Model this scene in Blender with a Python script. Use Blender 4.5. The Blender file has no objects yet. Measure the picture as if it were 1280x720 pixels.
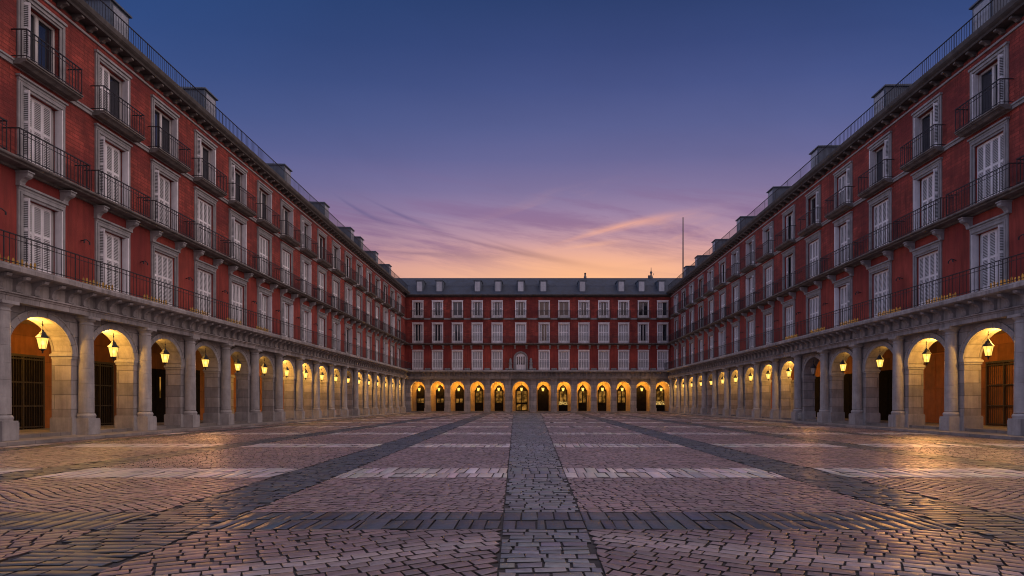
import bpy, math, random
import numpy as np
random.seed(11)
rng = np.random.default_rng(7)
sc = bpy.context.scene
COL = sc.collection
R = math.radians
PI = math.pi

# ---------------------------------------------------------------- materials
def new_mat(name):
    m = bpy.data.materials.new(name); m.use_nodes = True
    nt = m.node_tree
    for n in list(nt.nodes): nt.nodes.remove(n)
    out = nt.nodes.new('ShaderNodeOutputMaterial')
    return m, nt, out

def N(nt, t, **kw):
    n = nt.nodes.new(t)
    for k, v in kw.items():
        if k.startswith('i_'):
            n.inputs[k[2:].replace('_', ' ')].default_value = v
        else: setattr(n, k, v)
    return n

def mixc(nt, fac, a, b, mode='MIX'):
    n = nt.nodes.new('ShaderNodeMix'); n.data_type = 'RGBA'; n.blend_type = mode
    for idx, v in ((0, fac), (6, a), (7, b)):
        if hasattr(v, 'links'): nt.links.new(v, n.inputs[idx])
        elif idx == 0: n.inputs[0].default_value = v
        else: n.inputs[idx].default_value = (*v[:3], 1)
    return n.outputs[2]

def mth(nt, op, a, b=None, c=None, clamp=False):
    n = nt.nodes.new('ShaderNodeMath'); n.operation = op; n.use_clamp = clamp
    for i, v in enumerate((a, b, c)):
        if v is None: continue
        if hasattr(v, 'links'): nt.links.new(v, n.inputs[i])
        else: n.inputs[i].default_value = v
    return n.outputs[0]

def surf(name, base, rough=0.7, var=0.25, nscale=3.0, bump=0.25, bscale=40, bdist=0.01, metal=0.0,
         bricks=None, joint=None, stain=0.0, obj_var=0.0, tint=None, spec=0.5, brick_bump=1.0, coord='Object'):
    """Principled surface with large-scale mottling, fine grain bump and, when asked, coursed joints from the UV map."""
    m, nt, out = new_mat(name)
    L = nt.links.new
    bs = N(nt, 'ShaderNodeBsdfPrincipled')
    bs.inputs['Roughness'].default_value = rough
    bs.inputs['Metallic'].default_value = metal
    bs.inputs['Specular IOR Level'].default_value = spec
    tc = N(nt, 'ShaderNodeTexCoord')
    geo = N(nt, 'ShaderNodeNewGeometry')
    n1 = N(nt, 'ShaderNodeTexNoise'); n1.inputs['Scale'].default_value = nscale; n1.inputs['Detail'].default_value = 6; n1.inputs['Roughness'].default_value = .62
    L(geo.outputs['Position'], n1.inputs['Vector'])
    dark = tuple(c * (1 - var) for c in base); lite = tuple(min(1, c * (1 + var)) for c in base)
    rmp = N(nt, 'ShaderNodeMapRange'); rmp.inputs[1].default_value = .32; rmp.inputs[2].default_value = .68
    L(n1.outputs['Fac'], rmp.inputs[0])
    col = mixc(nt, rmp.outputs[0], dark, lite)
    if tint:
        n3 = N(nt, 'ShaderNodeTexNoise'); n3.inputs['Scale'].default_value = nscale * .35; n3.inputs['Detail'].default_value = 3
        L(geo.outputs['Position'], n3.inputs['Vector'])
        f = N(nt, 'ShaderNodeMapRange'); f.inputs[1].default_value = .42; f.inputs[2].default_value = .64
        L(n3.outputs['Fac'], f.inputs[0])
        col = mixc(nt, f.outputs[0], col, tint)
    if obj_var:
        oi = N(nt, 'ShaderNodeObjectInfo')
        g = mth(nt, 'MULTIPLY_ADD', oi.outputs['Random'], obj_var * 2, 1 - obj_var)
        cb = N(nt, 'ShaderNodeCombineColor'); 
        for k in range(3): L(g, cb.inputs[k])
        col = mixc(nt, 1.0, col, cb.outputs[0], 'MULTIPLY')
    if stain:
        mp = N(nt, 'ShaderNodeMapping'); mp.inputs['Scale'].default_value = (2.2, 2.2, .22)
        L(geo.outputs['Position'], mp.inputs['Vector'])
        n4 = N(nt, 'ShaderNodeTexNoise'); n4.inputs['Scale'].default_value = 1.6; n4.inputs['Detail'].default_value = 7; n4.inputs['Roughness'].default_value = .7
        L(mp.outputs[0], n4.inputs['Vector'])
        f = N(nt, 'ShaderNodeMapRange'); f.inputs[1].default_value = .45; f.inputs[2].default_value = .70; f.inputs[4].default_value = stain
        L(n4.outputs['Fac'], f.inputs[0])
        col = mixc(nt, f.outputs[0], col, tuple(c * .35 for c in base))
    n2 = N(nt, 'ShaderNodeTexNoise'); n2.inputs['Scale'].default_value = bscale; n2.inputs['Detail'].default_value = 5
    L(geo.outputs['Position'], n2.inputs['Vector'])
    h = mth(nt, 'MULTIPLY', n2.outputs['Fac'], bump)
    if bricks:
        bw, bh, mort = bricks
        br = N(nt, 'ShaderNodeTexBrick')
        br.inputs['Scale'].default_value = 1; br.inputs['Brick Width'].default_value = bw; br.inputs['Row Height'].default_value = bh
        br.inputs['Mortar Size'].default_value = mort; br.inputs['Mortar Smooth'].default_value = .2
        br.inputs['Color1'].default_value = (.66, .66, .67, 1); br.inputs['Color2'].default_value = (1.2, 1.16, 1.12, 1); br.inputs['Mortar'].default_value = (.9, .9, .9, 1)
        uv = N(nt, 'ShaderNodeUVMap'); 
        L(uv.outputs[0], br.inputs['Vector'])
        col = mixc(nt, .75, col, br.outputs['Color'], 'MULTIPLY')
        jc = joint or tuple(c * .35 for c in base)
        jf = mth(nt, 'MULTIPLY', br.outputs['Fac'], .75)
        col = mixc(nt, jf, col, jc)
        h = mth(nt, 'SUBTRACT', h, mth(nt, 'MULTIPLY', br.outputs['Fac'], brick_bump))
    bp = N(nt, 'ShaderNodeBump'); bp.inputs['Distance'].default_value = bdist; bp.inputs['Strength'].default_value = 1.0
    L(h, bp.inputs['Height']); L(bp.outputs[0], bs.inputs['Normal'])
    L(col, bs.inputs['Base Color']); L(bs.outputs[0], out.inputs[0])
    return m

M = {}
M['red'] = surf('red_render', (.33, .056, .038), .85, .30, .8, .6, 22, .014, stain=.75, tint=(.21, .027, .024), obj_var=0)
M['brick'] = surf('red_brickwork', (.33, .058, .041), .85, .36, 1.3, .9, 14, .022, bricks=(.50, .15, .014), joint=(.16, .026, .020), stain=.8, tint=(.19, .026, .024), brick_bump=.5)
M['stone'] = surf('granite_ashlar', (.35, .325, .315), .8, .22, 1.6, .55, 55, .008, bricks=(1.3, .56, .012), joint=(.10, .09, .085), stain=.5)
M['drum'] = surf('granite_column', (.36, .34, .33), .78, .2, 1.8, .55, 55, .008, stain=.45, obj_var=.08)
M['trim'] = surf('granite_trim', (.33, .305, .295), .8, .25, 1.5, .5, 45, .008, bricks=(1.4, 9., .010), stain=.75)
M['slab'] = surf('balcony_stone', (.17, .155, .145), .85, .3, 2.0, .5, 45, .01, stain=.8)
M['surround'] = surf('window_stone', (.31, .305, .31), .8, .18, 2.5, .4, 60, .006, stain=.5, obj_var=.07)
M['shutter'] = surf('painted_shutter', (.86, .84, .86), .55, .08, 3, .15, 80, .003, stain=.25, obj_var=.1)
M['sash'] = surf('painted_sash', (.62, .60, .58), .5, .06, 3, .12, 80, .003, stain=.15, obj_var=.06)
M['slat'] = surf('louvre_slats', (.66, .65, .67), .6, .1, 3, .15, 80, .003)
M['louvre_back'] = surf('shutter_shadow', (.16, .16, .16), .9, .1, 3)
M['iron'] = surf('wrought_iron', (.022, .022, .026), .5, .3, 6, .2, 90, .003, spec=.4)
M['slate'] = surf('slate_tiles', (.016, .029, .058), .7, .3, 1.2, .4, 30, .01, bricks=(.34, .24, .014), joint=(.02, .022, .028))
M['lead'] = surf('zinc_cladding', (.10, .125, .16), .5, .22, 2, .2, 30, .004, stain=.4, obj_var=.1)
M['dormer_face'] = surf('painted_dormer', (.30, .33, .38), .6, .12, 3, .2, 30, .004, stain=.3, obj_var=.12)
M['dormer_pale'] = surf('pale_dormer', (.42, .44, .48), .6, .12, 3, .2, 30, .004, stain=.3, obj_var=.12)
M['gutter'] = surf('blackened_cornice', (.075, .068, .064), .85, .35, 2, .4, 30, .01, stain=.5)
M['modillion'] = surf('cornice_bracket', (.17, .155, .145), .85, .3, 2, .4, 30, .008, stain=.5, obj_var=.2)
M['ochre'] = surf('ochre_plaster', (.25, .088, .024), .9, .25, 1.2, .4, 25, .006, stain=.5, bricks=(1.3, 1.05, .008))
M['vault'] = surf('arcade_plaster', (.36, .235, .105), .85, .2, 1.4, .4, 25, .006, stain=.3)
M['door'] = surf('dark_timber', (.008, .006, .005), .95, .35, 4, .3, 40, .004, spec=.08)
M['grille'] = surf('iron_grille', (.032, .021, .013), .5, .3, 6, .2, 60, .003, spec=.5)
M['door_orange'] = surf('orange_timber', (.42, .12, .030), .6, .25, 2, .3, 40, .004, stain=.3, bricks=(.9, 1.9, .012))
M['flag'] = surf('granite_flagstones', (.20, .18, .165), .6, .25, 1.3, .5, 50, .008, bricks=(.95, .6, .012), stain=.0)
M['kerb'] = surf('kerb_granite', (.26, .235, .22), .65, .25, 1.6, .5, 50, .008, bricks=(1.1, 5, .012))
M['grout'] = surf('paving_bed', (.028, .024, .024), .9, .3, 3, .5, 40, .01)
M['pole'] = surf('steel_pole', (.08, .07, .07), .5, .1, 3)
M['paper'] = surf('paper_notice', (.45, .45, .42), .8, .45, 26)
M['gold'] = surf('pale_fabric', (.6, .5, .36), .8, .2, 3)

def glass_mat():
    m, nt, out = new_mat('window_glass')
    bs = N(nt, 'ShaderNodeBsdfPrincipled')
    oi = N(nt, 'ShaderNodeObjectInfo')
    c = mixc(nt, oi.outputs['Random'], (.008, .010, .014), (.03, .034, .045))
    nt.links.new(c, bs.inputs['Base Color'])
    bs.inputs['Roughness'].default_value = .06; bs.inputs['Specular IOR Level'].default_value = .9
    geo = N(nt, 'ShaderNodeNewGeometry')
    n2 = N(nt, 'ShaderNodeTexNoise'); n2.inputs['Scale'].default_value = 1.3
    nt.links.new(geo.outputs['Position'], n2.inputs['Vector'])
    bp = N(nt, 'ShaderNodeBump'); bp.inputs['Distance'].default_value = .02; bp.inputs['Strength'].default_value = .4
    nt.links.new(n2.outputs['Fac'], bp.inputs['Height']); nt.links.new(bp.outputs[0], bs.inputs['Normal'])
    nt.links.new(bs.outputs[0], out.inputs[0])
    return m
M['glass'] = glass_mat()

def emit_mat(name, col, strength, trans=0.0, noise=None):
    m, nt, out = new_mat(name)
    e = N(nt, 'ShaderNodeEmission'); e.inputs[0].default_value = (*col, 1); e.inputs[1].default_value = strength
    sh = e.outputs[0]
    if noise:
        geo = N(nt, 'ShaderNodeNewGeometry')
        n1 = N(nt, 'ShaderNodeTexNoise'); n1.inputs['Scale'].default_value = noise; n1.inputs['Detail'].default_value = 3
        nt.links.new(geo.outputs['Position'], n1.inputs['Vector'])
        mr = N(nt, 'ShaderNodeMapRange'); mr.inputs[1].default_value = .42; mr.inputs[2].default_value = .66; mr.inputs[3].default_value = .05; mr.inputs[4].default_value = strength
        nt.links.new(n1.outputs['Fac'], mr.inputs[0]); nt.links.new(mr.outputs[0], e.inputs[1])
    if trans:
        t = N(nt, 'ShaderNodeBsdfTransparent'); mx = N(nt, 'ShaderNodeMixShader'); mx.inputs[0].default_value = trans
        nt.links.new(sh, mx.inputs[1]); nt.links.new(t.outputs[0], mx.inputs[2]); sh = mx.outputs[0]
    nt.links.new(sh, out.inputs[0])
    return m
M['lamp_glass'] = emit_mat('lit_lantern_glass', (1.0, .58, .11), 1.75, .18)
M['lamp_glass_off'] = surf('unlit_lantern_glass', (.45, .42, .36), .2, .1, 5)
M['bulb'] = emit_mat('glowing_bulb', (1.0, .80, .34), 4)
M['shop'] = emit_mat('lit_shop_glass', (1.0, .46, .09), .36, 0, 1.7)
M['bead'] = emit_mat('warm_string_bulb', (.95, .45, .13), .20)
M['lit_counter'] = emit_mat('lit_display', (1.0, .62, .18), .8, 0, 6)

# ---------------------------------------------------------------- mesh builder  (local frame: x along the facade, -y towards the square, z up)
class MB:
    def __init__(s): s.v = []; s.f = []; s.sm = []; s.mi = []; s.cur = 0
    def add(s, vs, fs, smooth=False):
        o = len(s.v); s.v += vs
        for f in fs: s.f.append(tuple(i + o for i in f)); s.sm.append(smooth); s.mi.append(s.cur)
    def box(s, u0, u1, v0, v1, z0, z1):
        """v is measured outwards from the facade"""
        y0, y1 = -v1, -v0
        vs = [(u0, y0, z0), (u1, y0, z0), (u1, y1, z0), (u0, y1, z0), (u0, y0, z1), (u1, y0, z1), (u1, y1, z1), (u0, y1, z1)]
        s.add(vs, [(0, 3, 2, 1), (4, 5, 6, 7), (0, 1, 5, 4), (1, 2, 6, 5), (2, 3, 7, 6), (3, 0, 4, 7)])
    def frust(s, a, b):
        """two rings of equal length -> closed solid"""
        n = len(a); fs = [tuple(reversed(range(n))), tuple(range(n, 2 * n))]
        for i in range(n): fs.append((i, (i + 1) % n, n + (i + 1) % n, n + i))
        s.add(list(a) + list(b), fs)
    def profile(s, pts, u0, u1):
        """closed profile [(v,z)] extruded along u"""
        n = len(pts)
        vs = [(u0, -v, z) for v, z in pts] + [(u1, -v, z) for v, z in pts]
        fs = [tuple(range(n)), tuple(reversed(range(n, 2 * n)))]
        for i in range(n): fs.append((i, n + i, n + (i + 1) % n, (i + 1) % n))
        s.add(vs, fs)
    def lathe(s, prof, n=24, cx=0, cv=0, cap=True, smooth=True):
        vs = []; fs = []
        for r, z in prof:
            for k in range(n):
                a = 2 * PI * k / n; vs.append((cx + r * math.cos(a), -cv + r * math.sin(a), z))
        for i in range(len(prof) - 1):
            for k in range(n):
                fs.append((i * n + k, i * n + (k + 1) % n, (i + 1) * n + (k + 1) % n, (i + 1) * n + k))
        s.add(vs, fs, smooth)
        if cap:
            s.add([vs[k] for k in range(n)], [tuple(reversed(range(n)))])
            m = (len(prof) - 1) * n
            s.add([vs[m + k] for k in range(n)], [tuple(range(n))])
    def rod(s, a, b, r, n=4):
        ax = np.array(b, float) - np.array(a, float); L = np.linalg.norm(ax); ax /= L
        t = np.array([0, 0, 1.]) if abs(ax[2]) < .9 else np.array([1., 0, 0])
        p = np.cross(ax, t); p /= np.linalg.norm(p); q = np.cross(ax, p)
        ra = []; rb = []
        for k in range(n):
            an = 2 * PI * (k + .5) / n; d = (p * math.cos(an) + q * math.sin(an)) * r
            ra.append(tuple(np.array(a) + d)); rb.append(tuple(np.array(b) + d))
        s.frust(ra, rb)
    def quad(s, a, b, c, d): s.add([a, b, c, d], [(0, 1, 2, 3)])
    def mesh(s, name, mat, *more):
        me = bpy.data.meshes.new(name)
        me.from_pydata(s.v, [], s.f); me.update()
        import bmesh
        bm = bmesh.new(); bm.from_mesh(me); bmesh.ops.recalc_face_normals(bm, faces=bm.faces); bm.to_mesh(me); bm.free()
        me.polygons.foreach_set('use_smooth', s.sm)
        uv = me.uv_layers.new(name='UVMap')
        nl = len(me.loops)
        vi = np.empty(nl, np.int32); me.loops.foreach_get('vertex_index', vi)
        co = np.empty(len(me.vertices) * 3, np.float32); me.vertices.foreach_get('co', co); co = co.reshape(-1, 3)
        npol = len(me.polygons)
        lt = np.empty(npol, np.int32); me.polygons.foreach_get('loop_total', lt)
        nm = np.empty(npol * 3, np.float32); me.polygons.foreach_get('normal', nm); nm = np.abs(nm.reshape(-1, 3))
        ax = np.repeat(np.argmax(nm * np.array([1, 1, 1.0]), axis=1), lt)
        c = co[vi]
        uvs = np.empty((nl, 2), np.float32)
        uvs[:, 0] = np.where(ax == 0, c[:, 1], c[:, 0]); uvs[:, 1] = np.where(ax == 2, c[:, 1], c[:, 2])
        uv.data.foreach_set('uv', uvs.ravel())
        me.materials.append(mat)
        for q in more: me.materials.append(q)
        if more: me.polygons.foreach_set('material_index', s.mi)
        return me

def put(name, me, parent=None, loc=(0, 0, 0), rz=0, scale=(1, 1, 1)):
    o = bpy.data.objects.new(name, me); COL.objects.link(o)
    o.parent = parent; o.location = loc; o.rotation_euler = (0, 0, rz); o.scale = scale
    return o
def tag(o, label, cat, group=None):
    o['label'] = label; o['category'] = cat
    if group: o['group'] = group
    return o
def struct(name, me):
    o = put(name, me); o['kind'] = 'structure'; return o

# ---------------------------------------------------------------- dimensions
CAMZ = 1.35
XL, XR, YF = -17.9, 18.9, 85.5
Z1, Z2, Z3 = 5.90, 9.62, 13.16            # balcony floors
W_H = {1: 2.62, 2: 2.68, 3: 2.22}         # window opening heights
W_Z = {1: 5.93, 2: 9.66, 3: 13.20}
OW = 1.66                                 # opening width

# ---------------------------------------------------------------- prototypes shared by all three buildings
def far_surround(h):
    b = MB(); w = OW / 2
    b.box(-w - .15, -w, -.02, .07, 0, h); b.box(w, w + .15, -.02, .07, 0, h); b.box(-w - .15, w + .15, -.02, .075, h, h + .12); b.box(-w - .19, w + .19, -.02, .12, h + .122, h + .20)
    b.box(-w - .02, w + .02, -.34, .03, -.05, .015)
    return b.mesh('window_surround', M['shutter'])

def surround_mesh(h, lintel):
    b = MB(); w = OW / 2
    for a, c, p in ((0, .085, .05), (.085, .165, .10), (.165, .235, .065)):
        b.box(-w - c, -w - a, -.02, p, 0, h + a)
        b.box(w + a, w + c, -.02, p, 0, h + a)
        b.box(-w - c, w + c, -.02, p + .002, h + a, h + c)
    if lintel:
        b.box(-w - .24, w + .24, -.02, .085, h + .237, h + .33)
        b.box(-w - .28, w + .28, -.02, .15, h + .33, h + .40)
    else:
        b.box(-w - .26, w + .26, -.02, .13, h + .237, h + .33)
    b.box(-w - .02, w + .02, -.34, .03, -.05, .015)
    return b.mesh('window_surround', M['surround'])

def louvre_mesh(pw, h):
    b = MB(); t = .035
    st = .05
    z0 = .03
    b.box(-pw / 2, -pw / 2 + st, 0, t, z0, h); b.box(pw / 2 - st, pw / 2, 0, t, z0, h)
    rails = [(z0, z0 + .34), (h * .56, h * .56 + .09), (h - .10, h)]
    for a, c in rails: b.box(-pw / 2 + st, pw / 2 - st, .002, t - .003, a, c)
    for (a, c) in ((rails[0][1], rails[1][0]), (rails[1][1], rails[2][0])):
        n = int((c - a) / .062)
        for k in range(n):
            z = a + (k + .5) * (c - a) / n
            x0, x1 = -pw / 2 + st, pw / 2 - st
            b.cur = 1
            b.quad((x0, -.030, z - .022), (x1, -.030, z - .022), (x1, -.010, z + .012), (x0, -.010, z + .012))
            b.cur = 0
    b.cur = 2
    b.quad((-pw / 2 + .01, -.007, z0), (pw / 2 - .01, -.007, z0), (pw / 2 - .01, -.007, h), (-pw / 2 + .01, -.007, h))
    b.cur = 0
    b.quad((-pw / 2 + .01, -.001, z0), (pw / 2 - .01, -.001, z0), (pw / 2 - .01, -.001, h), (-pw / 2 + .01, -.001, h))
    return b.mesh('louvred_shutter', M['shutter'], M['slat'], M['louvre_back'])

def sash_mesh(h, w):
    b = MB()
    b.box(-w, -w + .08, 0, .06, 0, h); b.box(w - .08, w, 0, .06, 0, h)
    b.box(-w + .08, w - .08, 0, .06, h - .08, h); b.box(-.07, .07, 0, .065, 0, h - .08)
    for s in (-1, 1):
        b.box(min(s * .07, s * (w - .08)), max(s * .07, s * (w - .08)), 0, .055, 0, .38)
    return b.mesh('window_sash', M['sash'])
def pane_mesh(h, w):
    b = MB(); b.box(-w, w, -.02, 0, .0, h); return b.mesh('window_pane', M['glass'])

P = {}
for f in (1, 2, 3):
    h = W_H[f]
    P['sur', f] = surround_mesh(h, f < 3)
    P['fsur', f] = far_surround(h)
    P['lou', f] = louvre_mesh(.41, h - .01)
    P['lou3', f] = louvre_mesh(.34, h - .01)
    P['sash', f] = sash_mesh(h - .004, OW / 2 - .004)
    P['pane', f] = pane_mesh(h - .004, OW / 2 - .004)

def window(parent, u, f, kind, sx=1.0):
    h = W_H[f]; w = OW / 2
    o = put('window', P['sur' if sx == 1 else 'fsur', f], parent, (u, 0, W_Z[f]), 0, (sx, 1, 1))
    def sh(key, x, v, a): put('shutter', P[key, f], o, (x, -v, 0), a)
    if kind == 'closed':
        for k in range(4): sh('lou', -w + (k + .5) * OW / 4, -.12, 0)
    elif kind == 'angled':                      # outer leaves folded out, three leaves shut
        for k in range(3): sh('lou', -.42 + k * .42, -.16, 0)
        sh('lou3', -w + .065, .03, R(-78)); sh('lou3', w - .065, .03, R(78))
        put('sash', P['sash', f], o, (0, .26, 0)); put('pane', P['pane', f], o, (0, .27, 0))
    else:
        put('sash', P['sash', f], o, (0, .22, 0)); put('pane', P['pane', f], o, (0, .235, 0))
        if kind in ('open', 'left'): sh('lou3', -w + .07, .03, R(-74)); 
        if kind in ('open', 'right'): sh('lou3', w - .07, .03, R(74))
        if kind == 'ajar':
            sh('lou', -w + .20, -.13, R(-6)); sh('lou', w - .20, -.13, R(6))
        if kind == 'half':
            sh('lou', -w + .20, -.13, 0); sh('lou', -w + .59, -.13, R(4)); sh('lou3', w - .07, .03, R(72))
    return o

def railing_mesh(w, depth, ht=.98, step=.165, ret=True, name='railing'):
    """rail in the facade frame: front at v=depth, returns to the wall"""
    b = MB(); r = .011
    n = max(2, int(round(w / step)))
    v = depth
    for k in range(n + 1):
        u = -w / 2 + w * k / n
        rr = .017 if k in (0, n) else r
        b.rod((u, -v, 0), (u, -v, ht), rr)
    b.box(-w / 2 - .02, w / 2 + .02, v - .02, v + .02, ht - .005, ht + .03)
    b.box(-w / 2, w / 2, v - .013, v + .013, .07, .095)
    b.box(-w / 2, w / 2, v - .011, v + .011, ht - .16, ht - .14)
    if ret:
        for s in (-1, 1):
            u = s * w / 2
            m = max(1, int(round(v / step)))
            for k in range(1, m):
                b.rod((u, -v * k / m, 0), (u, -v * k / m, ht), r)
            b.box(u - .018, u + .018, 0, v - .022, ht - .004, ht + .028)
            b.box(u - .012, u + .012, 0, v - .015, .07, .095)
    return b.mesh(name, M['iron'])

def balcony_mesh(w, depth):
    b = MB()
    b.profile([(-.02, -.20), (depth * .55, -.20), (depth * .72, -.13), (depth * .92, -.10), (depth * .92, -.05), (depth, -.045), (depth, .0), (-.02, .0)], -w / 2, w / 2)
    return b.mesh('balcony_slab', M['slab'])

def corbel_mesh():
    b = MB()
    pts = [(-.02, 0), (.42, 0), (.42, -.10), (.36, -.16), (.24, -.20), (.15, -.30), (.13, -.42), (-.02, -.44)]
    b.profile(pts, -.12, .12)
    b.box(-.15, .15, -.02, .46, .002, .05)
    return b.mesh('corbel', M['surround'])
P['corbel'] = corbel_mesh()

def console_mesh():
    b = MB()
    b.profile([(.34, .0), (.46, .0), (.49, .22), (.58, .34), (.80, .43), (.84, .52), (.34, .52)], -.10, .10)
    b.box(-.13, .13, .34, .52, .002, .06)
    return b.mesh('frieze_console', M['trim'])
P['console'] = console_mesh()
def modillion_mesh():
    b = MB()
    b.profile([(-.01, .06), (.12, .06), (.20, .13), (.38, .17), (.38, .25), (-.01, .25)], -.075, .075)
    return b.mesh('cornice_modillion', M['modillion'])
P['modillion'] = modillion_mesh()
def hook_mesh():
    b = MB()
    b.rod((0, 0, 0), (0, -.22, .06), .022, 6); b.rod((0, -.22, .06), (-.14, -.25, -.01), .02, 6); b.rod((0, -.22, .06), (.14, -.25, -.01), .02, 6)
    b.rod((-.14, -.25, -.01), (-.15, -.25, -.11), .026, 6); b.rod((.14, -.25, -.01), (.15, -.25, -.11), .026, 6)
    return b.mesh('wall_hook', M['iron'])
P['hook'] = hook_mesh()

def column_meshes():
    z0, z1 = .80, 4.42
    prof = [(.315, .76), (.315, .80), (.33, .83), (.33, .88), (.305, .92), (.285, .95)]
    n = 6
    for k in range(n):
        a = z0 + .17 + (z1 - z0 - .17) * k / n; c = z0 + .17 + (z1 - z0 - .17) * (k + 1) / n
        ra = .272 - .034 * (k / n) ** 1.6; rc = .272 - .034 * ((k + 1) / n) ** 1.6
        prof += [(ra - .010, a), (ra, a + .012), (rc, c - .012), (rc - .010, c)]
    b = MB(); b.lathe(prof[:6], 32)
    body = prof[6:]
    for k in range(n):
        q = body[4 * k:4 * k + 4]
        b.lathe(q[:2], 32, cap=False, smooth=False); b.lathe(q[1:3], 32, cap=False); b.lathe(q[2:], 32, cap=False, smooth=False)
    sh = b.mesh('column_shaft', M['drum'])
    b = MB()
    b.lathe([(.232, 4.40), (.262, 4.425), (.262, 4.46), (.236, 4.475), (.236, 4.53), (.255, 4.55), (.315, 4.61), (.32, 4.64)], 28)
    b.box(-.335, .335, -.335, .335, 4.642, 4.748)
    cp = b.mesh('column_capital', M['drum'])
    b = MB()
    b.box(-.33, .33, -.33, .33, .12, .70); b.box(-.315, .315, -.315, .315, .702, .76)
    pl = b.mesh('column_plinth', M['drum'])
    return sh, cp, pl
P['col'] = column_meshes()

def arch_mesh(W, r, crown, T, rise=None, ztop=4.75, z0=.12):
    """arched bay of wall, W wide, T thick, with a round-headed opening"""
    b = MB(); rz = rise or r; zs = crown - rz; n = 24
    arc = [(-r * math.cos(PI * k / n), zs + rz * math.sin(PI * k / n)) for k in range(n + 1)]
    for y in (0, T):
        b.quad((-W / 2, y, z0), (-r, y, z0), (-r, y, zs), (-W / 2, y, zs)); b.quad((r, y, z0), (W / 2, y, z0), (W / 2, y, zs), (r, y, zs))
        b.quad((-W / 2, y, zs), (-r, y, zs), (-r, y, ztop), (-W / 2, y, ztop)); b.quad((r, y, zs), (W / 2, y, zs), (W / 2, y, ztop), (r, y, ztop))
        for k in range(n):
            (a, za), (c, zc) = arc[k], arc[k + 1]
            b.quad((a, y, za), (c, y, zc), (c, y, ztop), (a, y, ztop))
    path = [(-r, z0)] + arc + [(r, z0)]
    for k in range(len(path) - 1):
        (a, za), (c, zc) = path[k], path[k + 1]
        b.quad((a, 0, za), (a, T, za), (c, T, zc), (c, 0, zc))
    for s in (-1, 1):
        b.quad((s * W / 2, 0, z0), (s * W / 2, T, z0), (s * W / 2, T, ztop), (s * W / 2, 0, ztop))
    return b.mesh('arcade_arch', M['stone'])
def archivolt_mesh(r, crown, rise=None, wd=.26, n=11, proud=.05):
    b = MB(); rz = rise or r; zs = crown - rz
    for k in range(n):
        a0 = PI * k / n + .006; a1 = PI * (k + 1) / n - .006
        sub = 4
        for s_ in range(sub):
            t0 = a0 + (a1 - a0) * s_ / sub; t1 = a0 + (a1 - a0) * (s_ + 1) / sub
            def pt(t, rr, y): return (-(r + rr) * math.cos(t), y, zs + (rz + rr) * math.sin(t))
            lo, mid, hi = .004, wd - .05, wd
            for (ri, ro, p) in ((lo, mid, proud), (mid, hi, proud + .03)):
                q = [pt(t0, ri, -p), pt(t1, ri, -p), pt(t1, ro, -p), pt(t0, ro, -p)]
                q2 = [pt(t0, ri, .02), pt(t1, ri, .02), pt(t1, ro, .02), pt(t0, ro, .02)]
                b.frust(q, q2)
    return b.mesh('archivolt', M['drum'])
def pier_ring(half, T, z0, z1, proud, steps):
    b = MB()
    for (a, c, p) in steps: b.box(-half - p, half + p, -T - p, p, a, c)
    return b

def railing_long(u0, u1, v, ht, step, name, mid=True):
    b = MB(); n = int((u1 - u0) / step)
    for k in range(n + 1):
        u = u0 + (u1 - u0) * k / n
        b.rod((u, -v, 0), (u, -v, ht), .0105 if k % 14 else .018)
    b.box(u0, u1, v - .02, v + .02, ht - .005, ht + .03)
    b.box(u0, u1, v - .013, v + .013, .07, .095)
    if mid: b.box(u0, u1, v - .011, v + .011, ht - .16, ht - .14)
    return b.mesh(name, M['iron'])

def bead_mesh(w):
    b = MB(); n = int(w / .17)
    for k in range(n):
        u = -w / 2 + w * (k + .5) / n
        h = .24 + .04 * math.sin(k * 2.3)
        b.lathe([(.022, .02), (.032, .05), (.032, h * .8), (.012, h)], 6, u, 0)
    b.box(-w / 2, w / 2, -.02, .02, 0, .02)
    return b.mesh('light_string', M['bead'])

def upper_wall(us, openings, u0, u1, z0, z1, split):
    ub = sorted(set([u0, u1] + [o[0] for o in openings] + [o[1] for o in openings]))
    zb = sorted(set([z0, z1, split] + [o[2] for o in openings] + [o[3] for o in openings]))
    lo, hi = MB(), MB()
    for i in range(len(ub) - 1):
        for j in range(len(zb) - 1):
            cu, cz = (ub[i] + ub[i + 1]) / 2, (zb[j] + zb[j + 1]) / 2
            if any(o[0] < cu < o[1] and o[2] < cz < o[3] for o in openings): continue
            b = lo if cz < split else hi
            b.quad((ub[i], 0, zb[j]), (ub[i + 1], 0, zb[j]), (ub[i + 1], 0, zb[j + 1]), (ub[i], 0, zb[j + 1]))
    for a, c, d, e in openings:
        b = lo if d < split else hi
        D = .34
        b.quad((a, 0, d), (a, D, d), (a, D, e), (a, 0, e)); b.quad((c, 0, d), (c, D, d), (c, D, e), (c, 0, e))
        b.quad((a, 0, e), (a, D, e), (c, D, e), (c, 0, e)); b.quad((a, 0, d), (a, D, d), (c, D, d), (c, 0, d))
    return lo.mesh('plastered_wall', M['red']), hi.mesh('brick_wall', M['brick'])

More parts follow.
